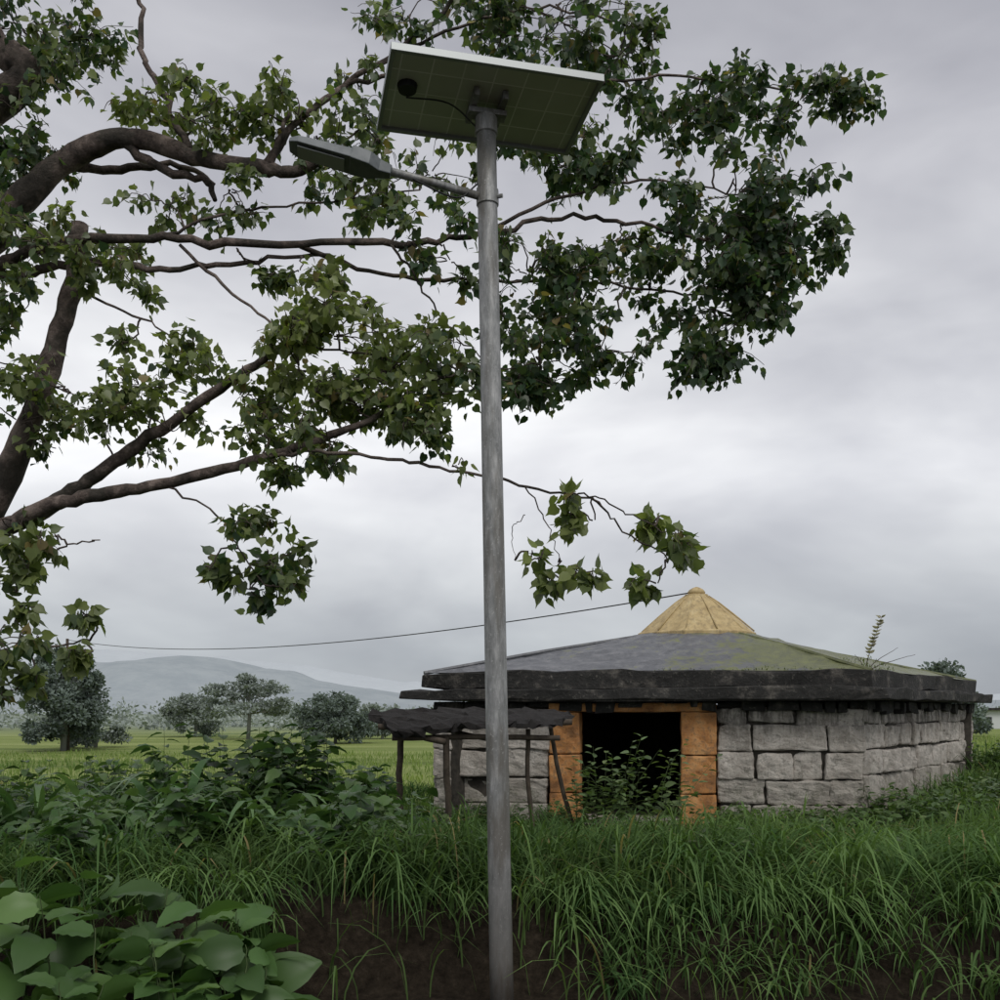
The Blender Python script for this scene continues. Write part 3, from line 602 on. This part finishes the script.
far_tree('neem_tree',-.437*42,42,3.5,5.0,hz1,.14,60,.16,.95,.16); far_tree('neem_tree',-.405*46,46,2.8,1.5,hz2,.1,18,.16,.7,.15)
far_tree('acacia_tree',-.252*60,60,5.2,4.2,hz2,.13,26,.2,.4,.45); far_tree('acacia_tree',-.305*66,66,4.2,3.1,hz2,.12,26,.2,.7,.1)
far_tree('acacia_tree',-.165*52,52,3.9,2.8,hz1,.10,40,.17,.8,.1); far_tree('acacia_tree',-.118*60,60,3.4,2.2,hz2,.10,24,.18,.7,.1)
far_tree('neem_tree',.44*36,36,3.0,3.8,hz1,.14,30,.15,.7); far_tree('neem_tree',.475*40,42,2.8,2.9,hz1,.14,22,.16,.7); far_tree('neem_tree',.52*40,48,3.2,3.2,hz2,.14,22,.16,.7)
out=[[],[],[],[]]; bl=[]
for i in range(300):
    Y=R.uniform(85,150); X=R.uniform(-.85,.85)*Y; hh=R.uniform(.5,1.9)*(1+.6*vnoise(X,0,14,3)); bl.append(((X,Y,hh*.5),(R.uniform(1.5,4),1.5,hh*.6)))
crown_cloud(bl,90,.45,(.28,.315,.305),out); leaves('distant_tree_line',np.concatenate(out[0]),np.concatenate(out[1]),np.concatenate(out[2]),np.concatenate(out[3]),M_far,OVATE,roll=1)  # tree line colour paled the same way, haze painted in

n=N('white_plaster'); n.pr((.55,.57,.57),.8); M_wh=n.m; n=N('window_dark'); n.pr((.03,.03,.035),.4); M_wd=n.m
hs=empty('white_house'); ex,ey,ez=np.array([1.,0,0]),np.array([0,1.,0]),np.array([0,0,1.]); B=Buf(); B.box((29.5,60,0),ex,ey,ez,(-1.3,3.5),(0,4),(-.3,1.7)); B.obj('walls',M_wh,hs)
B=Buf(); B.box((29.5,60,0),ex,ey,ez,(-1.6,3.8),(-.3,4.3),(1.705,1.85)); B.obj('roof',M_eave,hs)
B=Buf(); B.box((29.5,60,0),ex,ey,ez,(-.6,0),(-.03,.1),(.7,1.3)); B.box((29.5,60,0),ex,ey,ez,(1,1.7),(-.03,.1),(0,1.4)); B.obj('window_and_door',M_wd,hs)

# ---------------------------------------------------------------- HILLS
def hills(name,Y,prof,col1,col2,rough,depth=500):
    pxs=np.array([p[0] for p in prof],float); pys=np.array([p[1] for p in prof],float)
    gx=np.linspace(pxs[0],pxs[-1],320); e=np.interp(gx,pxs,pys); h=(HY-e)/1000*Y+CH; X=(gx-500)/1000*Y
    ts=np.linspace(0,1,30); V=[]
    for t in ts:
        s=sstep(0,.62,t)*(1-sstep(.7,1,t)*.7); nz=(vnoise(X,np.full_like(X,t*500),70,3)-.5)*rough+(vnoise(X,np.full_like(X,t*500),25,4)-.5)*rough*.45+(vnoise(X,np.full_like(X,t*500),8,5)-.5)*rough*.2
        z=h*s*(1+ (nz*.5*(t<.62)))+nz*rough*4*s-2*(1-s); V.append(np.stack([X,np.full_like(X,Y-180+t*depth),z],1))
    V=np.concatenate(V); a,b_=len(gx),len(ts); ii=(np.arange(b_-1)[:,None]*a+np.arange(a-1)[None]).ravel(); F=np.stack([ii,ii+1,ii+a+1,ii+a],1)
    n=N(name+'_hazy_scrub'); q=n.noise(.03,6,.75); n.pr(n.ramp(q,[(.4,col1),(.6,col2)]),1,spec=0); new_obj(name,V,F,n.m,smooth=True)  # scrub colours paled to blue-grey, with the distance haze painted in
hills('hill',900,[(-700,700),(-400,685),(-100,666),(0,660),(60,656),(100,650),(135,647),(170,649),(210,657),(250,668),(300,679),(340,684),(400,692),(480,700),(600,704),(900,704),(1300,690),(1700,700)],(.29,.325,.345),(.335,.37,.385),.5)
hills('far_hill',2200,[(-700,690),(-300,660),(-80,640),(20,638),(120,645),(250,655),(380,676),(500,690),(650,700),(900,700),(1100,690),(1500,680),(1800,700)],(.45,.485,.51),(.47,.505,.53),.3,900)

# ---------------------------------------------------------------- UTILITY POLE + WIRE
up=empty('utility_pole'); B=Buf(); B.tube([(-18.3,42.3,-.2),(-18.3,42.3,4.7)],[.10,.06],10); B.obj('pole',M_wood,up,True)
B=Buf(); w0=np.array([-18.3,42.3,4.65]); w1=np.array([3.3,16.8,3.62]); P=[]
for i in range(41):
    t=i/40; p=w0*(1-t)+w1*t; p[2]-=.65*4*t*(1-t); P.append(p)
B.tube(P,.012,5); B.obj('wire',M_blk,up,True)

# ---------------------------------------------------------------- WORLD / LIGHT
w=bpy.data.worlds.new('World'); S.world=w; w.use_nodes=True; t=w.node_tree; t.nodes.clear()
def A(ty): return t.nodes.new(ty)
o=A('ShaderNodeOutputWorld'); bg=A('ShaderNodeBackground'); bg.inputs[1].default_value=.11; t.links.new(bg.outputs[0],o.inputs[0])
sk=A('ShaderNodeTexSky'); sk.sky_type='NISHITA'; sk.sun_disc=False; sk.sun_elevation=math.radians(50); sk.sun_rotation=math.radians(160)
tc=A('ShaderNodeTexCoord'); sp=A('ShaderNodeSeparateXYZ'); t.links.new(tc.outputs['Generated'],sp.inputs[0])
r=A('ShaderNodeValToRGB'); e=r.color_ramp.elements
st=[(0,(.40,.43,.46)),(.05,(.44,.47,.50)),(.12,(.58,.60,.62)),(.22,(.82,.83,.85)),(.32,(.74,.75,.77)),(.45,(.52,.525,.56)),(.58,(.41,.415,.45)),(.75,(.6,.6,.63)),(1,(.78,.78,.80))]
while len(e)<len(st): e.new(.5)
for i,(p,c) in enumerate(st): e[i].position=p; e[i].color=(*c,1)
t.links.new(sp.outputs[2],r.inputs[0])
def wn(scale,loc,sc,det,lo,hi,p0=.3,p1=.7,dist=.5):
    mp=A('ShaderNodeMapping'); mp.inputs['Scale'].default_value=scale; mp.inputs['Location'].default_value=loc; t.links.new(tc.outputs['Generated'],mp.inputs[0])
    nz=A('ShaderNodeTexNoise'); nz.inputs['Scale'].default_value=sc; nz.inputs['Detail'].default_value=det; nz.inputs['Roughness'].default_value=.5; nz.inputs['Distortion'].default_value=dist; t.links.new(mp.outputs[0],nz.inputs[0])
    r2=A('ShaderNodeValToRGB'); r2.color_ramp.elements[0].position=p0; r2.color_ramp.elements[0].color=(*lo,1); r2.color_ramp.elements[1].position=p1; r2.color_ramp.elements[1].color=(*hi,1); t.links.new(nz.outputs[0],r2.inputs[0]); return r2.outputs[0]
def mulc(a,b):
    m=A('ShaderNodeMixRGB'); m.blend_type='MULTIPLY'; m.inputs[0].default_value=1; t.links.new(a,m.inputs[1])
    if isinstance(b,tuple): m.inputs[2].default_value=b
    else: t.links.new(b,m.inputs[2])
    return m.outputs[0]
c=mulc(r.outputs[0],wn((1,1,2.2),(.3,.1,.2),2.1,5,(.74,.74,.77),(1.18,1.17,1.16),.33,.67,dist=.3))
c=mulc(c,wn((1,1,2.4),(1.3,2.1,.7),4.6,4,(.89,.89,.90),(1.08,1.08,1.07),.36,.64,.3))
c=mulc(c,(10.2,10.2,10.2,1))
m3=A('ShaderNodeMixRGB'); m3.inputs[0].default_value=.95; t.links.new(sk.outputs[0],m3.inputs[1]); t.links.new(c,m3.inputs[2]); t.links.new(m3.outputs[0],bg.inputs[0])
sl=bpy.data.lights.new('sun','SUN'); sl.energy=1.5; sl.angle=math.radians(25); sl.color=(1,.97,.92); so=bpy.data.objects.new('sun',sl); S.collection.objects.link(so)
so.rotation_euler=(math.radians(40),0,math.radians(20))
S.view_settings.view_transform='Standard'; S.view_settings.look='None'; S.view_settings.exposure=0
cd=bpy.data.cameras.new('camera'); cd.sensor_width=36; cd.lens=36; cd.shift_y=(HY-500)/1000; cd.clip_end=20000; cd.clip_start=.05
co_=bpy.data.objects.new('camera',cd); S.collection.objects.link(co_); co_.location=(0,0,CH); co_.rotation_euler=(math.radians(90),0,0); S.camera=co_
